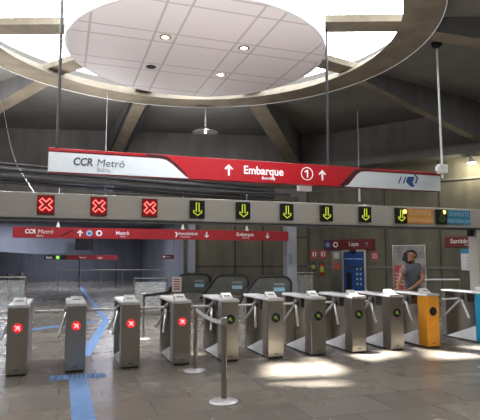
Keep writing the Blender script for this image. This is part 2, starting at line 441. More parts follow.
# ------------------------------------------------------------------ hanging round ceiling and its lights
t = thing('ceiling_canopy', 'large round white panelled canopy hung inside the skylight opening', 'ceiling canopy', (3.05, 12.17, 6.65))
m = MB(); m.lathe([(0.001, 0), (3.10, 0), (3.10, .05), (.001, .05)], 96); m.build('panel', M['tiles'], t)
m = MB()
vs = []; n = 96; prof = [(3.10, 0), (3.13, -.012), (3.16, 0), (3.16, .72), (3.10, .72)]
for r, z in prof:
    for k in range(n): vs.append((r*math.cos(2*PI*k/n), r*math.sin(2*PI*k/n), z))
fs = [(q*n+k, q*n+(k+1) % n, ((q+1) % 5)*n+(k+1) % n, ((q+1) % 5)*n+k) for q in range(5) for k in range(n)]
m.add(vs, fs); m.build('rim', M['white'], t, smooth=True)
m = MB(); m.lathe([(.001, .70), (3.09, .70), (3.09, .76), (.001, .76)], 64); m.build('top_cover', M['white'], t)
for (x, y, lit, lab) in ((2.06, 11.25, True, 'lit warm downlight in the canopy, the one nearest the camera on the left'),
                         (3.95, 13.15, True, 'lit downlight towards the far rim of the canopy'),
                         (3.95, 11.25, True, 'lit white downlight right of the middle of the canopy'),
                         (2.05, 13.2, False, 'unlit dark downlight on the left of the canopy')):
    d = thing('downlight', lab, 'ceiling light', (x, y, 6.65), 0, 'downlights in the canopy')
    m = MB(); vs = []; k_ = 24; pr = [(.085, -.014), (.13, -.014), (.135, 0), (.085, 0)]
    for r, z in pr:
        for k in range(k_): vs.append((r*math.cos(2*PI*k/k_), r*math.sin(2*PI*k/k_), z))
    m.add(vs, [(q*k_+k, q*k_+(k+1) % k_, ((q+1) % 4)*k_+(k+1) % k_, ((q+1) % 4)*k_+k) for q in range(4) for k in range(k_)])
    m.build('trim_ring', M['chrome'] if lit else M['darksteel'], d, smooth=True)
    m = MB(); m.lathe([(.001, -.03 if lit else -.006), (.05, -.024 if lit else -.006), (.085, -.006), (.085, -.002), (.001, -.002)], 20)
    m.build('bulb', M['warm'] if lit else M['black'], d, smooth=True)

# pendant lamp beyond the ring
d = thing('pendant_lamp', 'broad dish pendant lamp hanging from the concrete ceiling above the red sign', 'pendant lamp', (4.9, 18.3, 6.3))
m = MB(); m.lathe([(.04, .24), (.10, .22), (.16, .16), (.46, .06), (.49, .0), (.46, .0), (.15, .12), (.04, .14)], 32); m.build('shade', M['chrome'], d, smooth=True)
m = MB(); m.ball((0, 0, .05), .06); m.build('bulb', M['white'], d, smooth=True)
m = MB(); m.tube([(0, 0, .2), (0, 0, 1.2)], .03, 8); m.build('stem', M['white'], d, smooth=True)

# ------------------------------------------------------------------ turnstiles
def hub_arms():
    ax = Vector((-1, 0, -1)).normalized(); out = []
    for k in range(3):
        q = Matrix.Rotation(2*PI*k/3, 3, ax) @ Vector((-1, 0, 0)); out.append(q)
    return ax, out

def make_turnstile(x, label, kind):
    t = thing('turnstile', label, 'turnstile', (x, 8.0, 0), 0, 'turnstiles across the station hall')
    front = {'orange': M['orange'], 'blue': M['blue']}.get(kind, M['steel'])
    m = MB(); m.box(-.125, .125, .015, 1.035, 0, .03); m.build('plinth', M['rubber'], t)
    m = MB(); m.box(-.14, .14, 0, .22, .025, .945); m.build('cabinet', front, t, .008)
    m = MB(); m.box(.05, .14, .222, .94, .025, .945); m.build('side_panel', M['steel'], t, .004)
    m = MB(); m.box(-.14, .14, .942, 1.05, .025, .945); m.build('rear_cabinet', M['steel'], t, .008)
    A, B, Cc, D, E_ = (-.138, .94, .026), (-.138, .222, .026), (.049, .222, .36), (.049, .94, .026), (.049, .222, .026)
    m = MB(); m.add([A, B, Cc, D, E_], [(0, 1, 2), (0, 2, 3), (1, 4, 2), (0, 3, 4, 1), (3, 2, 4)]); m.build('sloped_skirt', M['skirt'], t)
    m = MB(); m.prism([(-.148, .945), (.148, .945), (.148, .965), (.135, .985), (-.135, .985), (-.148, .965)], -.012, 1.06); m.build('top_plate', M['top'], t)
    t.scale = (1, 1.14, 1)
    # reader: white wedge with a tilted window
    m = MB(); m.prism([(.10, .985), (.28, .985), (.25, 1.075), (.11, .995)], -.085, .085, 'x'); rd = m.build('card_reader', M['reader'], t, .004)
    m = MB(); m.box(-.055, .055, .055, .085, 0, .003, Matrix.Translation((0, .11, .9955)) @ Matrix.Rotation(math.atan2(.08, .14), 4, 'X')); m.build('reader_window', M['lightgrey_text'], rd)
    ax, arms = hub_arms()
    m = MB(); m.box(-.10, .049, .44, .68, .76, .944); m.build('mechanism_box', M['steel'], t, .006)
    hub = Vector((-.11, .56, .84))
    m = MB(); m.tube([hub-ax*(-.0)+Vector((.045, 0, .045)), hub+ax*.045], .055, 16); hb = m.build('tripod_hub', M['darksteel'], t, .006)
    for q in arms:
        p0 = hub+ax*.02; m = MB(); m.tube([p0, p0+q*.05, p0+q*.47, p0+q*.48], [.021, .021, .021, .013], 12); m.build('arm', M['top'], t, smooth=True)
    F = Matrix.Rotation(PI/2, 4, 'X')
    if kind == 'red':
        m = MB(); m.lathe([(.066, 0), (.066, .006), (.001, .006)], 28, (0, 0, .665), F); ind = m.build('indicator', M['ind_red'], t)
        m = MB(); y = -.0085
        for p in arrow_poly(0, 0, .085, .06, .018, True):
            m.prism(p, y-.002, y, 'y', Matrix.Translation((0, 0, .665)) @ Matrix.Rotation(R(45), 4, 'Y'))
        m.prism([(-.008, -.05), (.008, -.05), (.008, .05), (-.008, .05)], y-.004, y-.002, 'y', Matrix.Translation((0, 0, .665)) @ Matrix.Rotation(R(-45), 4, 'Y'))
        m.build('crossed_arrow', M['ind_white'], ind)
    else:
        m = MB(); m.lathe([(.078, 0), (.078, .006), (.001, .006)], 28, (0, 0, .665), F); ind = m.build('indicator', M['black'], t)
        m = MB(); y = -.0085
        if kind == 'steel':
            for p in arrow_poly(0, 0, .085, .07, .017, True):
                m.prism(p, y-.002, y, 'y', Matrix.Translation((0, 0, .665)) @ Matrix.Rotation(R(-45), 4, 'Y'))
            m.build('arrow', M['led_greenring'], ind)
        else:
            for p in arrow_poly(0, 0, .07, .06, .014, True):
                m.prism(p, y-.002, y, 'y', Matrix.Translation((0, 0, .665)) @ Matrix.Rotation(R(-45), 4, 'Y'))
            m.build('arrow', M['darksteel'], ind)
    m = MB(); m.box(-.03, .03, -.004, .001, .075, .09); m.build('lock_plate', M['darksteel'], t)
    return t
X0, DX = -.57, .787
labs = ['red-lit steel turnstile at the far left edge of the row',
        'red-lit steel turnstile standing right behind the blue tactile crossbar',
        'red-lit steel turnstile just right of the blue tactile strip, third from the left',
        'red-lit steel turnstile beside the slim belt post, below the notice sheet',
        'unlit-fronted steel turnstile partly hidden by the nearest chrome belt post',
        'steel turnstile with dark arrow disc, first one right of the nearest belt post',
        'steel turnstile with dark arrow disc, second one right of the nearest belt post',
        'steel turnstile with dark arrow disc, third one right of the nearest belt post',
        'steel turnstile directly left of the orange-fronted turnstile',
        'turnstile with bright orange front beside the man',
        'turnstile with bright blue front at the right edge of the row']
for i in range(11):
    x = X0+DX*i if i < 10 else 7.86
    make_turnstile(x, labs[i], 'red' if i < 4 else 'orange' if i == 9 else 'blue' if i == 10 else 'steel')

# swing gate in the wide lane
g = thing('swing_gate', 'bent steel tube gate across the wide lane beside the orange turnstile', 'gate', (6.72, 8.5, 0))
m = MB(); m.tube([(0, .3, 0), (0, .3, .95)], .035, 14); m.build('post', M['steel'], g, smooth=True)
m = MB(); pts = [(.03, .3, .88), (.45, .32, .88)]+[(.45+.08*math.sin(R(a)), .32, .80+.08*math.cos(R(a))) for a in range(10, 91, 16)]+[(.53, .32, .56)]+[(.45+.08*math.cos(R(a)), .32, .54-.08*math.sin(R(a))) for a in range(10, 91, 16)]+[(.03, .3, .46)]
m.tube(pts, .017, 8); m.build('gate_arm', M['chrome'], g, smooth=True)

# ------------------------------------------------------------------ overhead gantry with lane signals
g = thing('gantry', 'long brushed-steel overhead gantry carrying the lane signals above the turnstiles', 'gantry', (8.3, 8.7, 0))
m = MB(); m.box(-9.9-8.3, 8.45-8.3, -.14, .14, 2.265, 2.665); m.build('beam', M['steel_h'], g, .01)
m = MB(); m.box(-.15, .15, -.138, .138, .03, 2.264); m.build('column', M['steel_h'], g, .03)
m = MB(); m.box(-.22, .22, -.2, .2, 0, .03); m.build('base_plate', M['darksteel'], g)
m = MB(); m.box(-9.9-8.3, 8.45-8.3, -.16, .16, 2.235, 2.264); m.build('lower_trim', M['darksteel'], g)
m = MB(); m.box(-.25, -.16, -.05, .05, 2.10, 2.234); m.build('camera', M['black'], g, .01)
def outline(m, pts, r, y): m.tube([(p[0], y, p[1]) for p in pts], r, 6, True)
def cross_pts(s, w):
    a = s; b = w; q = [(b, 0), (a, a-b), (a-b, a), (0, b), (-a+b, a), (-a, a-b), (-b, 0), (-a, -a+b), (-a+b, -a), (0, -b), (a-b, -a), (a, -a+b)]
    return q
def arrow_out(h, w, t): return [(-t, h), (t, h), (t, -h+w*.9+.0), (w, -h+w*1.15), (w, -h+w*.75), (0, -h), (-w, -h+w*.75), (-w, -h+w*1.15), (-t, -h+w*.9)]
sig = [(-1.07, 'x'), (-.27, 'x'), (.525, 'x'), (1.34, 'x'), (2.15, 'a'), (2.98, 'a'), (3.815, 'a'), (4.62, 'a'), (5.447, 'a'), (6.26, 'o'), (7.23, 'b')]
for x, k in sig:
    sx = x-8.3; zc = 2.475
    m = MB(); m.box(-.128, .128, -.05, 0, -.15, .15); s = m.build('lane_signal', M['black'], g, .006, loc=(sx, -.141, zc))
    if k == 'x':
        m = MB(); m.box(-.12, .12, -.0535, -.051, -.142, .142); m.build('lit_face', M['led_redback'], s)
        m = MB(); outline(m, cross_pts(.094, .036), .0085, -.055); m.build('red_cross', M['led_pink'], s)
        m = MB(); outline(m, cross_pts(.104, .054), .006, -.054); m.build('red_cross_outline', M['led_red'], s)
    elif k in 'ao':
        m = MB(); outline(m, arrow_out(.108, .074, .024), .0085, -.055); m.build('green_arrow', M['led_green'], s)
        if k == 'o': m = MB(); m.ball((.075, -.055, .08), .04, 8, (1, .4, 1)); m.build('amber_light', M['led_amber'], s, smooth=True)
    else:
        m = MB(); outline(m, arrow_out(.10, .072, .024), .010, -.055); m.build('unlit_arrow', M['led_dim'], s)
        m = MB(); m.ball((.055, -.055, .095), .036, 8, (1, .4, 1)); m.build('amber_light', M['led_amber'], s, smooth=True)
for x0, x1, a, b, mt, tx in ((6.415, 7.03, 'SOMENTE', 'INTEGRAÇÃO', M['orange_sign'], M['orange_text']), (7.385, 7.96, 'SOMENTE', 'PREFERENCIAL', M['blue_sign'], M['blue_text'])):
    m = MB(); m.box(x0-8.3, x1-8.3, -.165, -.141, 2.33, 2.62); p = m.build('lane_notice', mt, g)
    for s, z in ((a, 2.50), (b, 2.365)):
        w = .125 if len(s) < 9 else .1
        text('lettering', s, w, ((x0+x1)/2-8.3, -.168, z), tx, p, bold=.015, align='CENTER', width=.92)
# hangers of the gantry
# ------------------------------------------------------------------ near hanging sign
SX, SY = -.34, 11.17
s = thing('hanging_sign', 'long red and white boarding sign hung above the turnstiles', 'sign', (SX, SY, 3.395))
def sx(x): return x-SX
H_ = .50
m = MB(); m.box(0, 9.73, -.10, .10, 0, H_); m.build('sign_board', M['red'], s, .008)
yf = -.10
m = MB(); m.prism([(.005, .005), (sx(2.60), .005), (sx(2.50), .06), (sx(2.37), .17), (sx(2.22), .30), (sx(2.08), .385), (sx(1.94), .41), (.005, .41)], yf-.006, yf); m.build('white_panel', M['signwhite'], s)
m = MB(); m.prism([(sx(2.62), .015), (sx(2.51), .07), (sx(2.38), .18), (sx(2.23), .31), (sx(2.09), .395), (sx(1.95), .42), (.005, .42), (.005, .44), (sx(1.7), .445), (sx(1.62), .495), (sx(1.98), .485), (sx(2.12), .455), (sx(2.33), .30)], yf-.004, yf); m.build('swoosh', M['swoosh'], s)
m = MB(); m.prism([(sx(6.50), .005), (9.725, .005), (9.725, .41), (sx(7.14), .41), (sx(6.98), .39), (sx(6.85), .31), (sx(6.72), .16), (sx(6.62), .055)], yf-.006, yf); m.build('white_panel', M['signwhite'], s)
m = MB(); m.prism([(sx(6.36), .005), (sx(6.56), .01), (sx(6.70), .165), (sx(6.83), .315), (sx(6.97), .40), (sx(7.14), .42), (9.72, .42), (9.72, .44), (sx(7.25), .45), (sx(7.35), .485), (sx(7.0), .48), (sx(6.80), .43), (sx(6.62), .25)], yf-.004, yf); m.build('swoosh', M['swoosh'], s)
text('brand_letters', 'CCR', .225, (sx(.14), yf-.009, .165), M['grey_text'], s, bold=.036, shear=.14, width=.86)
text('brand_letters', 'Metrô', .225, (sx(.61), yf-.009, .165), M['grey_text'], s, shear=.12, width=1.02)
text('city_letters', 'Bahia', .13, (sx(.62), yf-.009, .05), M['lightgrey_text'], s, bold=.015, width=1.0)
text('main_letters', 'Embarque', .265, (sx(3.87), yf-.004, .185), M['white_text'], s, bold=.02, width=.93)
text('small_letters', 'Boarding', .095, (sx(4.32), yf-.004, .075), M['white_text'], s, bold=.012, shear=.15)
for x in (3.52, 5.90):
    m = MB()
    for p in arrow_poly(sx(x), .25, .26, .21, .045): m.prism(p, yf-.004, yf)
    m.build('arrow', M['white_text'], s)
m = MB(); m.tube([(sx(5.49)+.15*math.cos(2*PI*k/40), yf-.002, .265+.15*math.sin(2*PI*k/40)) for k in range(40)], .011, 6, True); m.build('circle', M['white_text'], s)
m = MB(); c_ = sx(5.49); m.prism([(c_-.005, .175), (c_+.03, .175), (c_+.03, .36), (c_-.0, .36), (c_-.06, .325), (c_-.06, .29), (c_-.005, .315)], yf-.004, yf); m.build('line_number', M['white_text'], s)
m = MB()
for x in (8.06, 8.20): m.prism([(sx(x), .15), (sx(x)+.04, .15), (sx(x)+.12, .33), (sx(x)+.08, .33)], yf-.009, yf-.006)
m.prism([(sx(8.30), .20), (sx(8.36), .34), (sx(8.58), .35), (sx(8.50), .20), (sx(8.56), .09), (sx(8.46), .075)], yf-.009, yf-.006)
m.prism([(sx(8.50), .45), (sx(8.55), .45), (sx(8.69), .33), (sx(8.62), .17), (sx(8.575), .18), (sx(8.635), .325)], yf-.009, yf-.0065)
m.build('operator_logo', M['navy'], s)
for x, zt in ((-.17, 7.42-3.395), (6.12, 7.42-3.395)):
    m = MB(); m.tube([(sx(x), 0, H_-.01), (sx(x), 0, zt+.02)], .034, 10); m.build('hanger_rod', M['rod'], s, smooth=True)
m = MB(); m.box(sx(5.38), sx(5.72), .10, .24, -.12, .12); m.build('junction_box', M['white'], s, .01)

# white pole with box beside the sign's right end
p = thing('drop_pole', 'slim white drop pole with a pale box, at the right end of red sign', 'pole', (9.32, 10.9, 0))
m = MB(); m.tube([(0, 0, 3.72), (.18, .25, 7.42)], .028, 10); m.build('pole', M['white'], p, smooth=True)
m = MB(); m.box(-.13, .13, -.07, .07, 3.84, 4.08); m.box(-.19, -.13, -.05, .05, 3.9, 4.02); m.build('equipment_box', M['white'], p, .015)
m = MB(); m.lathe([(.05, -.16), (.13, -.10), (.15, 0)], 16, (.18, .25, 7.499)); m.build('ceiling_mount', M['black'], p, smooth=True)

# loose cable on the left
m = MB(); cp = [(-2.1, 9.4, 7.16), (-1.78, 9.33, 6.3), (-1.30, 9.15, 5.0), (-.97, 9.02, 4.0), (-.86, 8.95, 3.5), (-.75, 8.9, 3.15), (-.45, 8.78, 2.675)]
m.tube(cp, .003, 6); tag(m.build('cable', M['lightgrey_text'], smooth=True), 'thin pale cable slanting from the concrete ring down to the gantry', 'cable')

# conduit bundle below the ceiling at the back
p = thing('conduit_rack', 'dark bundle of pipes hung across the hall behind the red sign', 'pipes', (0, 0, 0))
def cl(x, dz=0, dy=0): return (x, 16.9+.25*x+dy, 4.27+dz)
for dz, dy, r in ((.0, 0, .075), (.17, .1, .05), (-.20, .05, .10), (-.36, .2, .06)):
    m = MB(); m.tube([cl(-8, dz, dy), cl(7.9, dz, dy)], r, 10); m.build('pipe', M['darksteel'], p, smooth=True)
m = MB(); m.box(-8, 8, 0, .3, 4.08, 4.12, Matrix.Translation((0, 16.85, 0)) @ Matrix(((1, 0, 0, 0), (.25, 1, 0, 0), (0, 0, 1, 0), (0, 0, 0, 1)))); m.build('cable_tray', M['darksteel'], p)
m = MB(); m.tube([(-8, 18.2, 4.10), (8.3, 18.2, 4.10)], .05, 10); m.build('cross_bar', M['darksteel'], p, smooth=True)
for x in (-5, 1.25):
    m = MB(); a = cl(x, -.4, .12); zt = 7.16 if math.hypot(a[0]-RC.x, a[1]-RC.y) < 5.96 else 7.5
    m.tube([a, (a[0], a[1], zt)], .008, 8); m.build('hanger_rod', M['belt'], p, smooth=True)

# far red sign ----------------------------------------------------
s = thing('far_sign', 'long dark red direction sign hanging farther back below the gantry', 'sign', (-1.55, 18.2, 2.30))
m = MB(); m.box(0, 9.73, -.06, .06, 0, .36); m.build('sign_board', M['sign_red_far'], s, .005)
yf = -.062
text('brand_letters', 'CCR', .19, (.36, yf-.003, .15), M['white_text'], s, bold=.036, shear=.14, width=.86)
text('brand_letters', 'Metrô', .19, (.75, yf-.003, .15), M['white_text'], s, shear=.12)
text('city_letters', 'Bahia', .10, (.72, yf-.003, .04), M['white_text'], s)
m = MB(); m.prism([(1.45, .06), (1.52, .05), (1.85, .27), (1.80, .29)], yf-.002, yf); m.build('swoosh', M['swoosh'], s)
m = MB()
for q in arrow_poly(2.08, .18, .22, .2, .045): m.prism(q, yf-.003, yf)
m.build('arrow', M['white_text'], s)
F = Matrix.Rotation(PI/2, 4, 'X')
m = MB(); m.lathe([(.10, 0), (.10, .004), (.001, .004)], 24, (2.38, yf, .18), F); m.build('blue_disc', M['blue_text'], s)
text('disc_letter', 'M', .13, (2.38, yf-.006, .13), M['navy'], s, bold=.02, align='CENTER')
m = MB(); m.tube([(2.70+.08*math.cos(2*PI*k/30), yf-.002, .18+.08*math.sin(2*PI*k/30)) for k in range(30)], .03, 6, True); m.build('ring_symbol', M['white_text'], s)
text('main_letters', 'Metrô', .18, (3.25, yf-.003, .14), M['white_text'], s, bold=.018)
text('small_letters', 'Metro', .075, (3.4, yf-.003, .055), M['white_text'], s, shear=.15)
text('main_letters', 'Acessibilidade', .15, (5.42, yf-.003, .17), M['white_text'], s, shear=.2, bold=.008, width=.85)
m = MB(); m.prism([(5.28, .27), (5.38, .27), (5.42, .20), (5.36, .08), (5.32, .08), (5.36, .20)], yf-.003, yf); m.build('person_symbol', M['white_text'], s)
text('small_letters', 'Accessibility', .075, (5.5, yf-.003, .08), M['white_text'], s, shear=.15)
for x in (6.48, 8.86):
    m = MB()
    for q in arrow_poly(x, .18, .22, .18, .045, False): m.prism(q, yf-.003, yf)
    m.build('arrow', M['white_text'], s)
text('main_letters', 'Embarque', .18, (7.62, yf-.003, .16), M['white_text'], s, bold=.018, width=.92)
text('small_letters', 'Boarding', .075, (7.85, yf-.003, .07), M['white_text'], s, shear=.15)
for x in (1.38, 5.61, 8.05):
    zt = 4.04-2.30
    m = MB(); m.tube([(x, 0, .35), (x, 0, zt)], .016, 8); m.build('hanger_rod', M['belt'], s, smooth=True)
    m = MB(); m.lathe([(.075, .36), (.06, .40), (.02, .55)], 12, (x, 0, 0)); m.build('hanger_cup', M['white'], s, smooth=True)

# ------------------------------------------------------------------ belt posts, notice
def post(name, label, loc, h, r=.032, rb=.17):
    t = thing(name, label, 'belt post', loc, 0, 'chrome belt posts by the turnstiles')
    m = MB(); m.lathe([(rb, 0), (rb, .012), (rb*.92, .022), (rb*.4, .034), (r*1.15, .045)], 32); m.build('base', M['dull'], t, smooth=True)
    m = MB(); m.tube([(0, 0, .04), (0, 0, h-.05)], r, 20); m.build('tube', M['steel'] if rb > .16 else M['chrome'], t, smooth=True)
    m = MB(); m.lathe([(r*1.2, h-.09), (r*1.2, h-.005), (r*.9, h)], 20); m.build('head', M['chrome'], t, smooth=True)
    return t
a = post('belt_post', 'nearest chrome belt post standing alone in front of the turnstiles', (1.80, 5.83, 0), .96)
b = post('belt_post', 'chrome belt post against the red-lit turnstile, joined by a pale belt', (1.885, 7.52, 0), .94, .03)
c = post('belt_post', 'belt post farther back behind the turnstiles holding a black belt', (1.60, 10.75, 0), .93, .03, .15)
def ribbon(p, q, sag, w, n=16):
    m = MB(); p, q = Vector(p), Vector(q); vs = []; d = (q-p).normalized(); side = d.cross(Vector((0, 0, 1))).normalized()*.002
    for i in range(n+1):
        u = i/n; c_ = p.lerp(q, u)-Vector((0, 0, sag*4*u*(1-u)))
        for sz, sd in ((w/2, 1), (w/2, -1), (-w/2, -1), (-w/2, 1)): vs.append(c_+Vector((0, 0, sz))+side*sd)
    fs = [(i*4+k, i*4+(k+1) % 4, i*4+4+(k+1) % 4, i*4+4+k) for i in range(n) for k in range(4)]+[(0, 1, 2, 3), (n*4+3, n*4+2, n*4+1, n*4)]
    return m.add(vs, fs)
ribbon((.003, -.03, .905), (.08, 1.645, .895), .04, .05).build('belt', M['belt'], a)
ribbon((.0, -.02, .88), (.58, -.4, .99), .01, .05).build('belt', M['rubber'], c)
n = thing('notice_stand', 'white notice sheet with red lines on a slim stand behind the turnstiles', 'notice', (2.18, 10.3, 0))
m = MB(); m.lathe([(.14, 0), (.14, .012), (.05, .03), (.015, .04)], 24); m.build('base', M['darksteel'], n, smooth=True)
m = MB(); m.tube([(0, 0, .03), (0, 0, 1.02)], .015, 10); m.build('pole', M['darksteel'], n, smooth=True)
m = MB(); m.box(-.095, .095, -.03, -.016, .97, 1.27); sh = m.build('sheet', M['white'], n)
for z in (1.225, 1.175, 1.125, 1.075, 1.03):
    m = MB(); m.box(-.065, .065, -.033, -.0305, z-.012, z+.012); m.build('red_line', M['pale_red'], sh)

# ------------------------------------------------------------------ tactile paving
def tactile(name, label, poly_boxes, bars):
    m = MB()
    for a_, b_, w in poly_boxes:
        a_, b_ = Vector((*a_, 0)), Vector((*b_, 0)); d = (b_-a_).normalized(); n_ = Vector((-d.y, d.x, 0)); L = (b_-a_).length
        F_ = Matrix(((d.x, n_.x, 0, a_.x), (d.y, n_.y, 0, a_.y), (0, 0, 1, 0), (0, 0, 0, 1)))
        m.box(0, L, -w/2, w/2, .0, .004, F_)
        if bars == 'lines':
            for k in range(5): y = -w/2+w*(k+.5)/5; m.box(.0, L, y-.011, y+.011, .004, .009, F_)
        elif bars == 'studs':
            for i in range(int(L/.06)):
                for k in range(5):
                    x, y = .03+i*.06, -w/2+w*(k+.5)/5; m.box(x-.014, x+.014, y-.014, y+.014, .004, .009, F_)
    return tag(m.build(name, M['tactile']), label, 'tactile paving')
tactile('tactile_strip', 'blue ribbed guide strip running towards the camera on the left floor', [((.26, -2), (.25, 7.575), .235)], 'lines')
tactile('tactile_crossbar', 'studded blue tactile bar lying across the strip before the second turnstile', [((-.12, 7.73), (.63, 7.70), .29)], 'studs')
tactile('tactile_path', 'long blue guide path bending through the hall behind the turnstiles', [((.40, 9.2), (1.15, 14.4), .18), ((1.15, 14.4), (1.0, 33), .17)], 'lines')
tactile('tactile_branch', 'blue guide path branching off to the left behind the turnstiles', [((-3.2, 11.1), (.83, 14.1), .23)], 'lines')

# ------------------------------------------------------------------ escalators, rails, corridor things
def escalator(label, loc, rz):
    t = thing('escalator', label, 'escalator', loc, rz, 'escalator ends at the back')
    cr = [(-.18+.22*math.sin(R(a)), .68+.22*math.cos(R(a))) for a in range(0, 91, 15)]
    prof = [(-1.75, .02), (-1.15, .82), (-1.0, .90)]+cr+[(.04, .02)]
    cr = [(-.18+.27*math.sin(R(a)), .68+.27*math.cos(R(a))) for a in range(0, 91, 10)]
    rail = [(-1.83, .02), (-1.22, .84), (-1.14, .91), (-1.02, .95)]+cr+[(.085, .06)]
    for y in (0, .95):
        m = MB(); m.prism(prof, y-.015, y+.015); bl = m.build('balustrade', M['esc_panel'], t)
        m = MB(); m.tube([(p[0], y, p[1]) for p in rail], .042, 8); m.build('handrail', M['rubber'], t, smooth=True)
        m = MB(); m.prism([(-1.75, .0), (.14, .0), (.14, .16), (-1.6, .16)], y-.09, y+.09); m.build('base_panel', M['steel'], t)
        m = MB(); m.box(-.55, -.15, y-.022, y-.0155, .42, .56); m.build('blue_reflection', M['blue_text'], bl); m = MB(); m.box(-.55, -.15, y-.022, y-.0155, .64, .72); m.build('pale_reflection', M['lightgrey_text'], bl)  # white and blue reflections in the balustrade, put on as flat patches
    m = MB()
    for k in range(7): m.box(-1.5+k*.2, -1.3+k*.2, .1, .85, 0, .05+.012*k)
    m.build('steps', M['darksteel'], t)
    return t
ez = R(-18.9)
e3 = escalator('escalator end nearest the pale column, dark rounded handrail', (7.95, 17.65, 0), ez)
dup(e3, (6.95, 19.55, 0), 'escalator end in the middle of the three behind the turnstiles', ez)
dup(e3, (5.85, 21.3, 0), 'leftmost of the three escalator ends, beside the corridor corner', ez)
# escalator seen end-on at the left
t = thing('escalator', 'far left escalator seen end-on with two pale balustrades', 'escalator', (-1.85, 22.9, 0), 0, 'escalator ends at the back')
for x in (-.22, .22):
    m = MB(); m.prism([(0, .02), (1.6, .02), (1.6, 1.0), (.2, 1.0), (.06, .9), (0, .7)], x-.05, x+.05, 'x'); m.build('balustrade', M['teal'], t)
    m = MB(); m.tube([(x, 1.6, 1.03), (x, .15, 1.03), (x, .0, .95), (x, -.06, .8), (x, -.04, .6)], .045, 8); m.build('handrail', M['rubber'], t, smooth=True)
m = MB()
for k in range(5): m.box(-.16, .16, .1+k*.3, .4+k*.3, 0, .06+.03*k)
m.build('steps', M['darksteel'], t)

def railing(label, loc, rz, L, n, h=1.0, pane=True, mat='steel'):
    t = thing('railing', label, 'railing', loc, rz)
    m = MB(); m.tube([(0, 0, h), (L, 0, h)], .025, 8); m.build('handrail', M[mat], t, smooth=True)
    for k in range(n):
        x = L*k/(n-1); m = MB(); m.tube([(x, 0, 0), (x, 0, h)], .02, 8); m.build('post', M['steel'], t, smooth=True)
    if pane: m = MB(); m.box(.03, L-.03, -.006, .006, .12, h-.1); m.build('glass_pane', M['clearglass'], t)
    return t
railing('glass railing with bright top bar at the far left', (-5.0, 20.2, 0), R(-18), 4.05, 4)
railing('glass railing between the pale column and the right wall', (8.9, 20.2, 0), R(-18.9), 1.25, 3, 1.02, True, 'steel')
railing('low white tubular rail near the man at right', (9.9, 12.6, 0), R(-18.9), 1.1, 3, 1.02, False, 'white')
railing('long railing crossing the dark corridor at the back', (-.2, 29.3, 0), R(-8), 5.6, 6, 1.0, False)
railing('short railing beside the black belt behind the turnstiles', (2.0, 15.4, 0), R(-18.9), .95, 2, 1.05, True, 'darksteel')

s = thing('corridor_sign', 'small dark red sign on two thin posts deep in the corridor', 'sign', (-.95, 30.6, 0), R(-18.9))
m = MB(); m.box(1.25, 4.05, -.04, .04, 1.55, 1.80); m.build('sign_board', M['darkred'], s)
m = MB(); m.box(0, 1.24, -.04, .04, 1.55, 1.80); m.build('black_board', M['black'], s)
text('small_letters', 'Saída', .17, (.1, -.042, 1.62), M['white_text'], s)
m = MB(); m.box(.66, .84, -.045, -.041, 1.59, 1.76); m.build('exit_pictogram', M['green_on'], s)
text('small_letters', 'Metrô', .15, (1.95, -.042, 1.62), M['white_text'], s)
text('small_letters', 'Lapa', .15, (2.95, -.042, 1.62), M['white_text'], s)
for x in (1.95, 3.98):
    m = MB(); m.tube([(x, 0, 0), (x, 0, 1.55)], .03, 8); m.build('post', M['black'], s, smooth=True)
s = thing('hanging_monitor', 'black monitor hanging from the corridor bulkhead', 'monitor', (1.15, 31.0, 2.1), R(-18.9))
m = MB(); m.box(-.5, .5, -.06, .06, 0, .72); m.build('screen_case', M['black'], s, .02)
m = MB(); m.box(-.45, .45, -.065, -.061, .05, .67); m.build('screen', M['screen'], s)
m = MB(); m.tube([(0, 0, .70), (0, 0, 1.6)], .03, 8); m.build('bracket', M['black'], s, smooth=True)
s = thing('wall_sign', 'tiny maroon sign hanging in the corridor left of the corner column', 'sign', (5.06, 27.8, 1.6), R(-16))
m = MB(); m.box(0, .66, -.02, .02, 0, .21); m.build('sign_board', M['darkred'], s)
m = MB(); m.box(.07, .19, -.024, -.0205, .06, .16); m.build('pictogram', M['white_text'], s)
text('small_letters', 'Metrô', .11, (.24, -.023, .07), M['white_text'], s)
for x in (.05, .61):
    m = MB(); m.tube([(x, 0, .2), (x, 0, 2.1)], .01, 6); m.build('hanger_rod', M['darksteel'], s, smooth=True)
m = MB(); m.box(8.36, 8.50, 18.46, 18.55, 1.45, 1.82); tag(m.build('wall_mount_intercom', M['lightgrey_text'], bevel=.015), 'small grey intercom fixed to the pale column', 'intercom')

# violet spot lamps over the gantry
for x, y, lab in ((.80, 17.25, 'left violet spot lamp glowing under the pipes'), (1.68, 17.45, 'right violet spot lamp glowing under the pipes')):
    l = thing('spot_lamp', lab, 'spot lamp', (x, y, 3.60), 0, 'violet spot lamps')
    m = MB(); m.lathe([(.10, 0), (.09, .12), (.03, .16)], 14); m.build('housing', M['darksteel'], l, smooth=True)
    m = MB(); m.ball((0, 0, -.01), .08, 8, (1, 1, .5)); m.build('lamp_glass', M['cool'], l, smooth=True)
    m = MB(); m.tube([(0, 0, .15), (0, 0, .235)], .015, 6); m.build('stem', M['darksteel'], l, smooth=True)

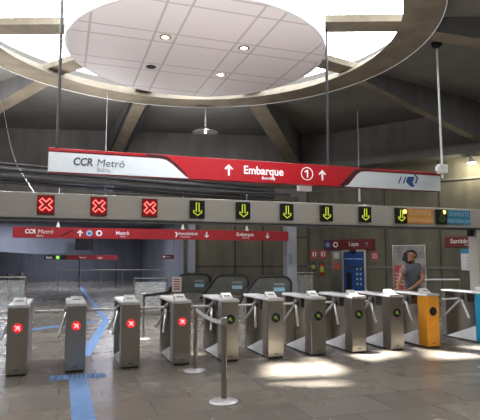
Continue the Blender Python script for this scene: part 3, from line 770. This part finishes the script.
# ------------------------------------------------------------------ right wall things (wall coordinates: u along, v out of the wall, z up)
def on_w2(u, v, z): return W2 @ Vector((u, -v, z))
def wthing(name, label, cat, u, z, group=None, v=.0): return thing(name, label, cat, on_w2(u, v, z), A2, group)
s = wthing('direction_sign', 'maroon Lapa sign above the blue lift doors', 'sign', .98, 2.02)
m = MB(); m.box(0, 2.43, -.12, 0, 0, .46); m.build('sign_board', M['darkred'], s)
m = MB(); m.box(.03, .36, -.125, -.121, .05, .41); m.build('blue_square', M['navy'], s)
F = Matrix.Rotation(PI/2, 4, 'X')
m = MB(); m.lathe([(.11, 0), (.11, .004), (.001, .004)], 20, (.20, -.126, .23), F); m.build('pale_disc', M['lightgrey_text'], s)
m = MB(); m.tube([(.60+.10*math.cos(2*PI*k/24), -.125, .23+.10*math.sin(2*PI*k/24)) for k in range(24)], .03, 6, True); m.build('ring_symbol', M['white_text'], s)
text('main_letters', 'Lapa', .26, (1.25, -.124, .17), M['white_text'], s, bold=.01)
m = MB()
for q in arrow_poly(2.12, .23, .2, .16, .035): m.prism(q, -.124, -.12)
m.build('arrow', M['lightgrey_text'], s)
e = wthing('lift', 'lift with dark blue doors and steel surround in the right wall', 'lift', 1.33, 0)
m = MB(); m.box(0, .52, -.06, 0, .02, 1.98); m.build('side_panel', M['steel'], e)
m = MB(); m.box(.53, .60, -.09, 0, 0, 1.98); m.box(1.60, 1.68, -.09, 0, 0, 1.98); m.box(.53, 1.68, -.09, 0, 1.93, 2.0); m.build('frame', M['steel_h'], e)
m = MB(); m.box(.61, 1.10, -.05, 0, .02, 1.92); d1 = m.build('door', M['elev_blue'], e)
m = MB(); m.box(1.105, 1.59, -.05, 0, .02, 1.92); d2 = m.build('door', M['elev_blue'], e)
m = MB(); m.box(.75, .98, -.054, -.0505, .1, 1.0); m.build('dark_figure', M['screen'], d1)
m = MB(); m.box(.66, 1.08, -.054, -.0505, 1.58, 1.63); m.build('pale_line', M['blue_text'], d1)
m = MB(); m.box(1.12, 1.54, -.054, -.0505, 1.58, 1.63)
for z in (.5, .72, .94, 1.16):
    for x in (1.25, 1.42): m.box(x-.045, x+.045, -.054, -.0505, z-.05, z+.05)
m.build('pale_symbols', M['blue_text'], d2)
m = MB(); m.box(.12, .40, -.064, -.0605, 1.62, 1.9); m.build('poster_sheet', M['white'], e)
m = MB(); m.box(.10, .42, -.064, -.0605, 1.12, 1.42); m.build('red_notice', M['pale_red'], e)
m = MB(); m.box(.95, 1.22, -.18, -.09, 1.86, 2.0); m.build('camera', M['black'], e, .02)
for u, ext, lab_s, lab_e in ((.415, True, 'left red fire sign above the smaller extinguisher', 'left extinguisher with lime label on the right wall'),
                      (.88, True, 'right red fire sign above the larger extinguisher', 'right red extinguisher with lime label next to the lift')):
    s = wthing('fire_sign', lab_s, 'sign', u, 1.6, 'red fire equipment signs')
    m = MB(); m.box(-.18, .18, -.02, 0, 0, .42); m.build('sign_plate', M['pale_red'], s)
    m = MB(); m.box(-.10, .10, -.024, -.0205, .12, .32); m.build('pictogram', M['white_text'], s)
    m = MB(); m.box(-.02, .04, -.027, -.0245, .14, .30); m.build('pictogram_detail', M['ext_red'], s)
    hgt = .42 if u < .6 else .6
    x = wthing('fire_extinguisher', lab_e, 'fire extinguisher', u, 1.48-hgt, 'wall extinguishers', v=.13)
    r = .085 if u < .6 else .11
    m = MB(); m.lathe([(r*.9, 0), (r, .03), (r, hgt*.72), (r*.6, hgt*.84), (.03, hgt*.88)], 18); m.build('cylinder', M['ext_red'] if u > .6 else M['darksteel'], x, smooth=True)
    m = MB(); m.lathe([(r+.003, hgt*.2), (r+.003, hgt*.62)], 18); m.build('label_sheet', M['green_lbl'], x, smooth=True)
    m = MB(); m.tube([(0, 0, hgt*.86), (0, 0, hgt)], .02, 8); m.box(-.08, .05, -.012, .012, hgt*.94, hgt*.98); m.build('valve', M['black'], x)
    m = MB(); m.tube([(-.06, 0, hgt*.95), (-.13, -.01, hgt*.8), (-.13, -.01, hgt*.4)], .012, 6); m.build('hose', M['black'], x, smooth=True)
s = wthing('hydrant_sign', 'small red square sign right of the lift', 'sign', 3.4, 1.55)
m = MB(); m.box(-.16, .16, -.02, 0, 0, .36); m.build('sign_plate', M['pale_red'], s)
m = MB(); m.tube([(.08*math.cos(2*PI*k/20), -.022, .18+.08*math.sin(2*PI*k/20)) for k in range(20)], .014, 6, True); m.build('ring_symbol', M['white_text'], s)
s = wthing('poster_frame', 'tall framed grey advertising poster on the wall behind the man', 'poster', 4.2, .22)
m = MB(); m.box(0, 1.42, -.05, 0, 0, 1.97); m.build('frame', M['chrome'], s)
m = MB(); m.box(.05, 1.37, -.056, -.051, .05, 1.92); pp = m.build('print', M['poster'], s)
m = MB(); m.box(.08, .62, -.060, -.0565, .1, 1.12); m.build('red_block', M['pale_red'], pp)
m = MB(); m.prism([(.42, 1.35), (.50, 1.62), (.66, 1.74), (.88, 1.72), (.92, 1.45), (.80, 1.20), (.70, 1.02), (.58, .98), (.62, 1.2)], -.060, -.0565); m.build('dark_shape', M['rubber'], pp)
m = MB()
for z in (.3, .45, .6, .75): m.box(.12, .52, -.063, -.0605, z, z+.05)
m.build('print_lines', M['belt'], pp)
s = wthing('restroom_sign', 'maroon Sanitários sign on the right wall near the gantry leg', 'sign', 6.42, 2.08, None, .02)
m = MB(); m.box(0, 1.6, -.05, 0, 0, .40); m.build('sign_board', M['darkred'], s)
text('main_letters', 'Sanitários', .25, (.18, -.053, .15), M['white_text'], s, bold=.01)
text('small_letters', 'Restrooms', .09, (.72, -.053, .05), M['white_text'], s)
s = wthing('info_panel', 'pale information panel with blue header below the Sanitários sign', 'notice board', 6.98, 1.16, None, .02)
m = MB(); m.box(0, .58, -.04, 0, 0, .66); m.build('panel', M['white'], s)
m = MB(); m.box(0, .58, -.044, -.0405, .66, .84); m.build('header', M['blue_sign'], s)
m = MB()
for z in (.12, .24, .36, .48): m.box(.2, .5, -.044, -.0405, z, z+.025)
m.build('print_lines', M['lightgrey_text'], s)
# wall lamps under the ledge
for u, lab in ((7.63, 'bell-shaped lamp hanging under the ledge at the right edge'),):
    l = thing('wall_lamp', lab, 'lamp', on_w2(u, .55, 5.28), A2)
    m = MB(); m.lathe([(.17, 0), (.14, .08), (.05, .16), (.04, .2)], 18); m.build('shade', M['white'], l, smooth=True)
    m = MB(); m.tube([(0, 0, .19), (0, 0, .345)], .018, 8); m.build('stem', M['white'], l, smooth=True)
    m = MB(); m.ball((0, 0, .02), .07, 8); m.build('bulb', M['warm'], l, smooth=True)

# hanging white pole seen behind the sign's white end
p = thing('hanging_rod', 'thin white rod with a cup end dropping from the ceiling behind the red sign', 'rod', (11.0, 17.6, 0))
m = MB(); m.tube([(0, 0, 4.0), (0, 0, 7.5)], .018, 8); m.build('rod', M['belt'], p, smooth=True)
m = MB(); m.lathe([(.05, 3.85), (.04, 4.4), (.02, 4.42)], 12); m.build('cup', M['white'], p, smooth=True)

# ------------------------------------------------------------------ the man
def skin_mesh(name, verts, edges, radii, mat, parent, sub=2):
    me = bpy.data.meshes.new(name); me.from_pydata(verts, edges, []); me.update()
    ob = bpy.data.objects.new(name, me); C.objects.link(ob)
    sk = ob.modifiers.new('skin', 'SKIN'); sk.use_smooth_shade = True
    for i, r in enumerate(radii):
        r = (r, r) if not isinstance(r, tuple) else r
        me.skin_vertices[0].data[i].radius = r
    me.skin_vertices[0].data[0].use_root = True
    if sub: s_ = ob.modifiers.new('sub', 'SUBSURF'); s_.levels = sub; s_.render_levels = sub
    bpy.context.view_layer.update()
    dg = bpy.context.evaluated_depsgraph_get()
    me2 = bpy.data.meshes.new_from_object(ob.evaluated_get(dg)); me2.name = name
    bpy.data.objects.remove(ob)
    me2.materials.clear(); me2.materials.append(mat)
    for q in me2.polygons: q.use_smooth = True
    o2 = bpy.data.objects.new(name, me2); C.objects.link(o2); o2.parent = parent
    return o2
man = thing('person', 'man in grey-blue shirt with mauve sleeves looking up, leaning on the orange turnstile', 'person', (7.04, 9.28, 0), R(-18.9))
V = []; E_ = []; RR = []
def jv(p, r, par=None):
    V.append(p); RR.append(r); i = len(V)-1
    if par is not None: E_.append((par, i))
    return i
pel = jv((0, 0, .96), .13)
waist = jv((-.005, -.02, 1.12), (.125, .10), pel)
chest = jv((-.01, -.04, 1.32), (.15, .115), waist)
uch = jv((-.01, -.05, 1.44), (.12, .09), chest)
neck = jv((-.015, -.06, 1.53), .052, uch)
jaw = jv((-.035, -.085, 1.605), .066, neck)
hd = jv((-.02, -.075, 1.68), (.096, .106), jaw)
crown = jv((0, -.055, 1.77), (.082, .092), hd)
def arm(side, sh, el, wr, hand, tips):
    s1 = jv(sh, .062, uch); e1 = jv(el, .043, s1); w1 = jv(wr, .030, e1); h1 = jv(hand, (.036, .022), w1)
    for (k, b_, c_) in tips:
        q = jv(k, .011, h1); q = jv(b_, .0095, q); jv(c_, .008, q)
def fingers(h, d, sd):
    h, d, sd = Vector(h), Vector(d).normalized(), Vector(sd).normalized(); out = []
    for j, (o, ln) in enumerate(((-.030, .075), (-.010, .088), (.010, .083), (.030, .066))):
        b0 = h+d*.045+sd*o; out.append((tuple(b0), tuple(b0+d*ln*.55+Vector((0, 0, .006))), tuple(b0+d*ln+Vector((0, 0, -.010)))))
    b0 = h+d*.0-sd*.045; out.append((tuple(b0), tuple(b0+d*.03-sd*.018), tuple(b0+d*.055-sd*.022)))
    return out
hl = (-.43, -.38, 1.013); hr = (-.21, -.50, 1.013)
arm('r', (-.19, -.05, 1.45), (-.30, -.17, 1.21), (-.40, -.31, 1.035), hl, fingers(hl, (-.15, -.9, 0), (1, -.1, 0)))
arm('l', (.18, -.06, 1.45), (.15, -.25, 1.20), (-.12, -.44, 1.05), hr, fingers(hr, (-.9, -.4, 0), (-.4, .9, 0)))
for sd in (-1, 1):
    h_ = jv((sd*.095, .0, .90), .098, pel); k_ = jv((sd*.11, -.02, .50), .062, h_); a_ = jv((sd*.115, .03, .09), .042, k_); jv((sd*.13, -.12, .035), (.042, .033), a_)
skin_mesh('body', V, E_, RR, M['skin'], man)
# clothes
vs = [(0, 0, .90), (-.005, -.02, 1.10), (-.01, -.04, 1.32), (-.01, -.05, 1.45), (-.013, -.057, 1.505)]
vs += [(-.175, -.05, 1.45), (.165, -.055, 1.45)]
sh = skin_mesh('shirt', vs, [(0, 1), (1, 2), (2, 3), (3, 4), (3, 5), (3, 6)], [(.178, .15), (.172, .142), (.205, .152), (.165, .115), (.085, .08), .092, .092], M['shirt'], man)
for sh_, el in (((-.165, -.05, 1.455), (-.245, -.135, 1.27)), ((.155, -.055, 1.455), (.165, -.18, 1.27))):
    mid = tuple((a+b)/2 for a, b in zip(sh_, el))
    skin_mesh('sleeve', [sh_, mid, el], [(0, 1), (1, 2)], [.105, .088, .078], M['sleeve'], man)
vs = [(0, 0, .98), (0, 0, .90)]; es = [(0, 1)]; rr = [.150, .150]
for sd in (-1, 1):
    n0 = len(vs); vs += [(sd*.095, 0, .84), (sd*.11, -.02, .50), (sd*.115, .03, .10)]; es += [(1, n0), (n0, n0+1), (n0+1, n0+2)]; rr += [.115, .082, .068]
skin_mesh('trousers', vs, es, rr, M['trousers'], man)
# head details: face turned up and to the left
fd = Vector((-.80, -.50, .32)).normalized(); hc = Vector((-.015, -.072, 1.70)); fs_ = fd.cross(Vector((0, 0, 1))).normalized(); fu = fs_.cross(fd)
m = MB(); m.tube([hc+fd*.092+fu*.028, hc+fd*.118-fu*.006, hc+fd*.102-fu*.016], [.008, .016, .010], 8); m.build('nose', M['skin'], man, smooth=True)
for sgn in (-1, 1):
    m = MB(); m.ball(hc+fd*.092+fs_*sgn*.032+fu*.022, .012, 8); ey = m.build('eye', M['eye'], man, smooth=True)
    m = MB(); m.ball(hc+fd*.102+fs_*sgn*.032+fu*.022, .005, 6); m.build('iris', M['black'], ey, smooth=True)
    m = MB(); m.ball(hc-fd*.012+fs_*sgn*.085, .03, 8, (.6, .9, 1)); m.build('ear', M['skin'], man, smooth=True)
m = MB(); m.tube([hc+fd*.084-fu*.05-fs_*.02, hc+fd*.09-fu*.05, hc+fd*.084-fu*.05+fs_*.02], .006, 6); m.build('mouth', M['pale_red'], man, smooth=True)
# hair cap: shell over the top and back of the skull
m = MB(); vs = []; nu, nv = 20, 10; ax_up = (fu*.72-fd*.68).normalized(); ax_f = (fd-ax_up*fd.dot(ax_up)).normalized(); ax_s = ax_up.cross(ax_f)
for i in range(nv+1):
    th = R(82)*i/nv
    for k in range(nu):
        ph = 2*PI*k/nu
        vs.append(hc+Vector((.012, .012, .014))+ax_up*math.cos(th)*.110+(ax_f*math.cos(ph)+ax_s*math.sin(ph)*.9)*math.sin(th)*.110)
m.add(vs, [(i*nu+k, i*nu+(k+1) % nu, (i+1)*nu+(k+1) % nu, (i+1)*nu+k) for i in range(nv) for k in range(nu)]+[tuple(nv*nu+k for k in range(nu))])
m.build('hair', M['hair'], man, smooth=True)
for sd in (-1, 1):
    m = MB(); m.lathe([(.05, 0), (.055, .03), (.05, .07), (.03, .09)], 12, (sd*.115, .02, 0)); m.box(sd*.125-.045, sd*.125+.045, -.19, .03, 0, .06); m.build('shoe', M['black'], man, .015)

# ------------------------------------------------------------------ lights
def lamp(name, kind, loc, energy, col=(1, 1, 1), rot=None, **kw):
    d = bpy.data.lights.new(name, kind); d.energy = energy; d.color = col
    for k, v in kw.items(): setattr(d, k, v)
    o = bpy.data.objects.new(name, d); C.objects.link(o); o.location = loc
    if rot: o.rotation_euler = rot
    return o
sd = Vector((.22, -.15, -1)).normalized()
sun = lamp('sun', 'SUN', (0, 12, 20), 34, (1, .95, .86), angle=R(2.2)); sun.rotation_euler = sd.to_track_quat('-Z', 'Y').to_euler()
for (x, y) in ((2.06, 11.25), (3.95, 13.15), (3.95, 11.25)):
    lamp('downlight_beam', 'SPOT', (x, y, 6.58), 60, (1, .82, .6), spot_size=R(70), spot_blend=.6, shadow_soft_size=.06)
for u in (7.63,):
    p = on_w2(u, .55, 5.2); lamp('wall_lamp_light', 'POINT', p, 85, (1, .95, .70), shadow_soft_size=.1)
for x, y in ((.80, 17.25), (1.68, 17.45)): lamp('spot_light', 'POINT', (x, y, 3.48), 12, (.7, .65, 1), shadow_soft_size=.08)
for x, y in ((-3, 29.5), (2.5, 28.5), (0, 36)): lamp('corridor_fill', 'AREA', (x, y, 3.66), 130, (.80, .85, 1), shape='RECTANGLE', size=1.6, size_y=.3)  # added fill for the corridor, no fixtures
for x in (-4, -1, 2, 5): lamp('gantry_fill', 'AREA', (x, 8.7, 2.68), 44, (1, .95, .93), (PI, 0, 0), shape='RECTANGLE', size=1.2, size_y=.12)  # added fill, hidden on the gantry, brightens the canopy from below
for x in (-6, -2.5, 1, 5): lamp('rack_fill', 'AREA', (x, 17.05+.25*x, 4.62), 95 if x < 0 else 70 if x < 3 else 30, (1, .98, .96), (PI, 0, 0), shape='RECTANGLE', size=1.2, size_y=.12)  # added fill above the pipes for the slab and upper wall
lamp('pendant_light', 'POINT', (4.9, 18.3, 6.2), 25, (1, .97, .92), shadow_soft_size=.06)
# added fill lights at ceiling height behind the camera and to the sides
for x, y, e_ in ((-5, 2, 200), (0, -3, 220), (7, -3, 220), (13, 3, 160), (-5.5, 11, 420), (-4, 20.5, 420), (13, 9, 120)): lamp('hall_fill', 'AREA', (x, y, 7.4), e_, (1, .985, .96), shape='DISK', size=.8)

po = lamp('skylight_portal', 'AREA', (RC.x, RC.y, 8.0), 1, shape='DISK', size=11.0); po.data.cycles.is_portal = True
w = bpy.data.worlds.new('sky'); bpy.context.scene.world = w; w.use_nodes = True
bg = w.node_tree.nodes['Background']; bg.inputs['Color'].default_value = (.92, .96, 1, 1); bg.inputs['Strength'].default_value = 14.0

# ------------------------------------------------------------------ camera
cam = bpy.data.cameras.new('camera'); co = bpy.data.objects.new('camera', cam); C.objects.link(co)
co.location = (0, 0, 1.65); co.rotation_euler = (R(90+5.3), 0, R(-18.9))
cam.sensor_width = 36; cam.lens = 516/480*36; cam.clip_end = 200
sc = bpy.context.scene; sc.camera = co
sc.cycles.sample_clamp_indirect = 4; sc.cycles.caustics_reflective = False; sc.cycles.caustics_refractive = False; sc.cycles.blur_glossy = 1.0; sc.cycles.use_denoising = True
sc.view_settings.view_transform = 'Standard'; sc.view_settings.look = 'None'; sc.view_settings.gamma = 1; sc.view_settings.exposure = .38; sc.view_settings.use_curve_mapping = False
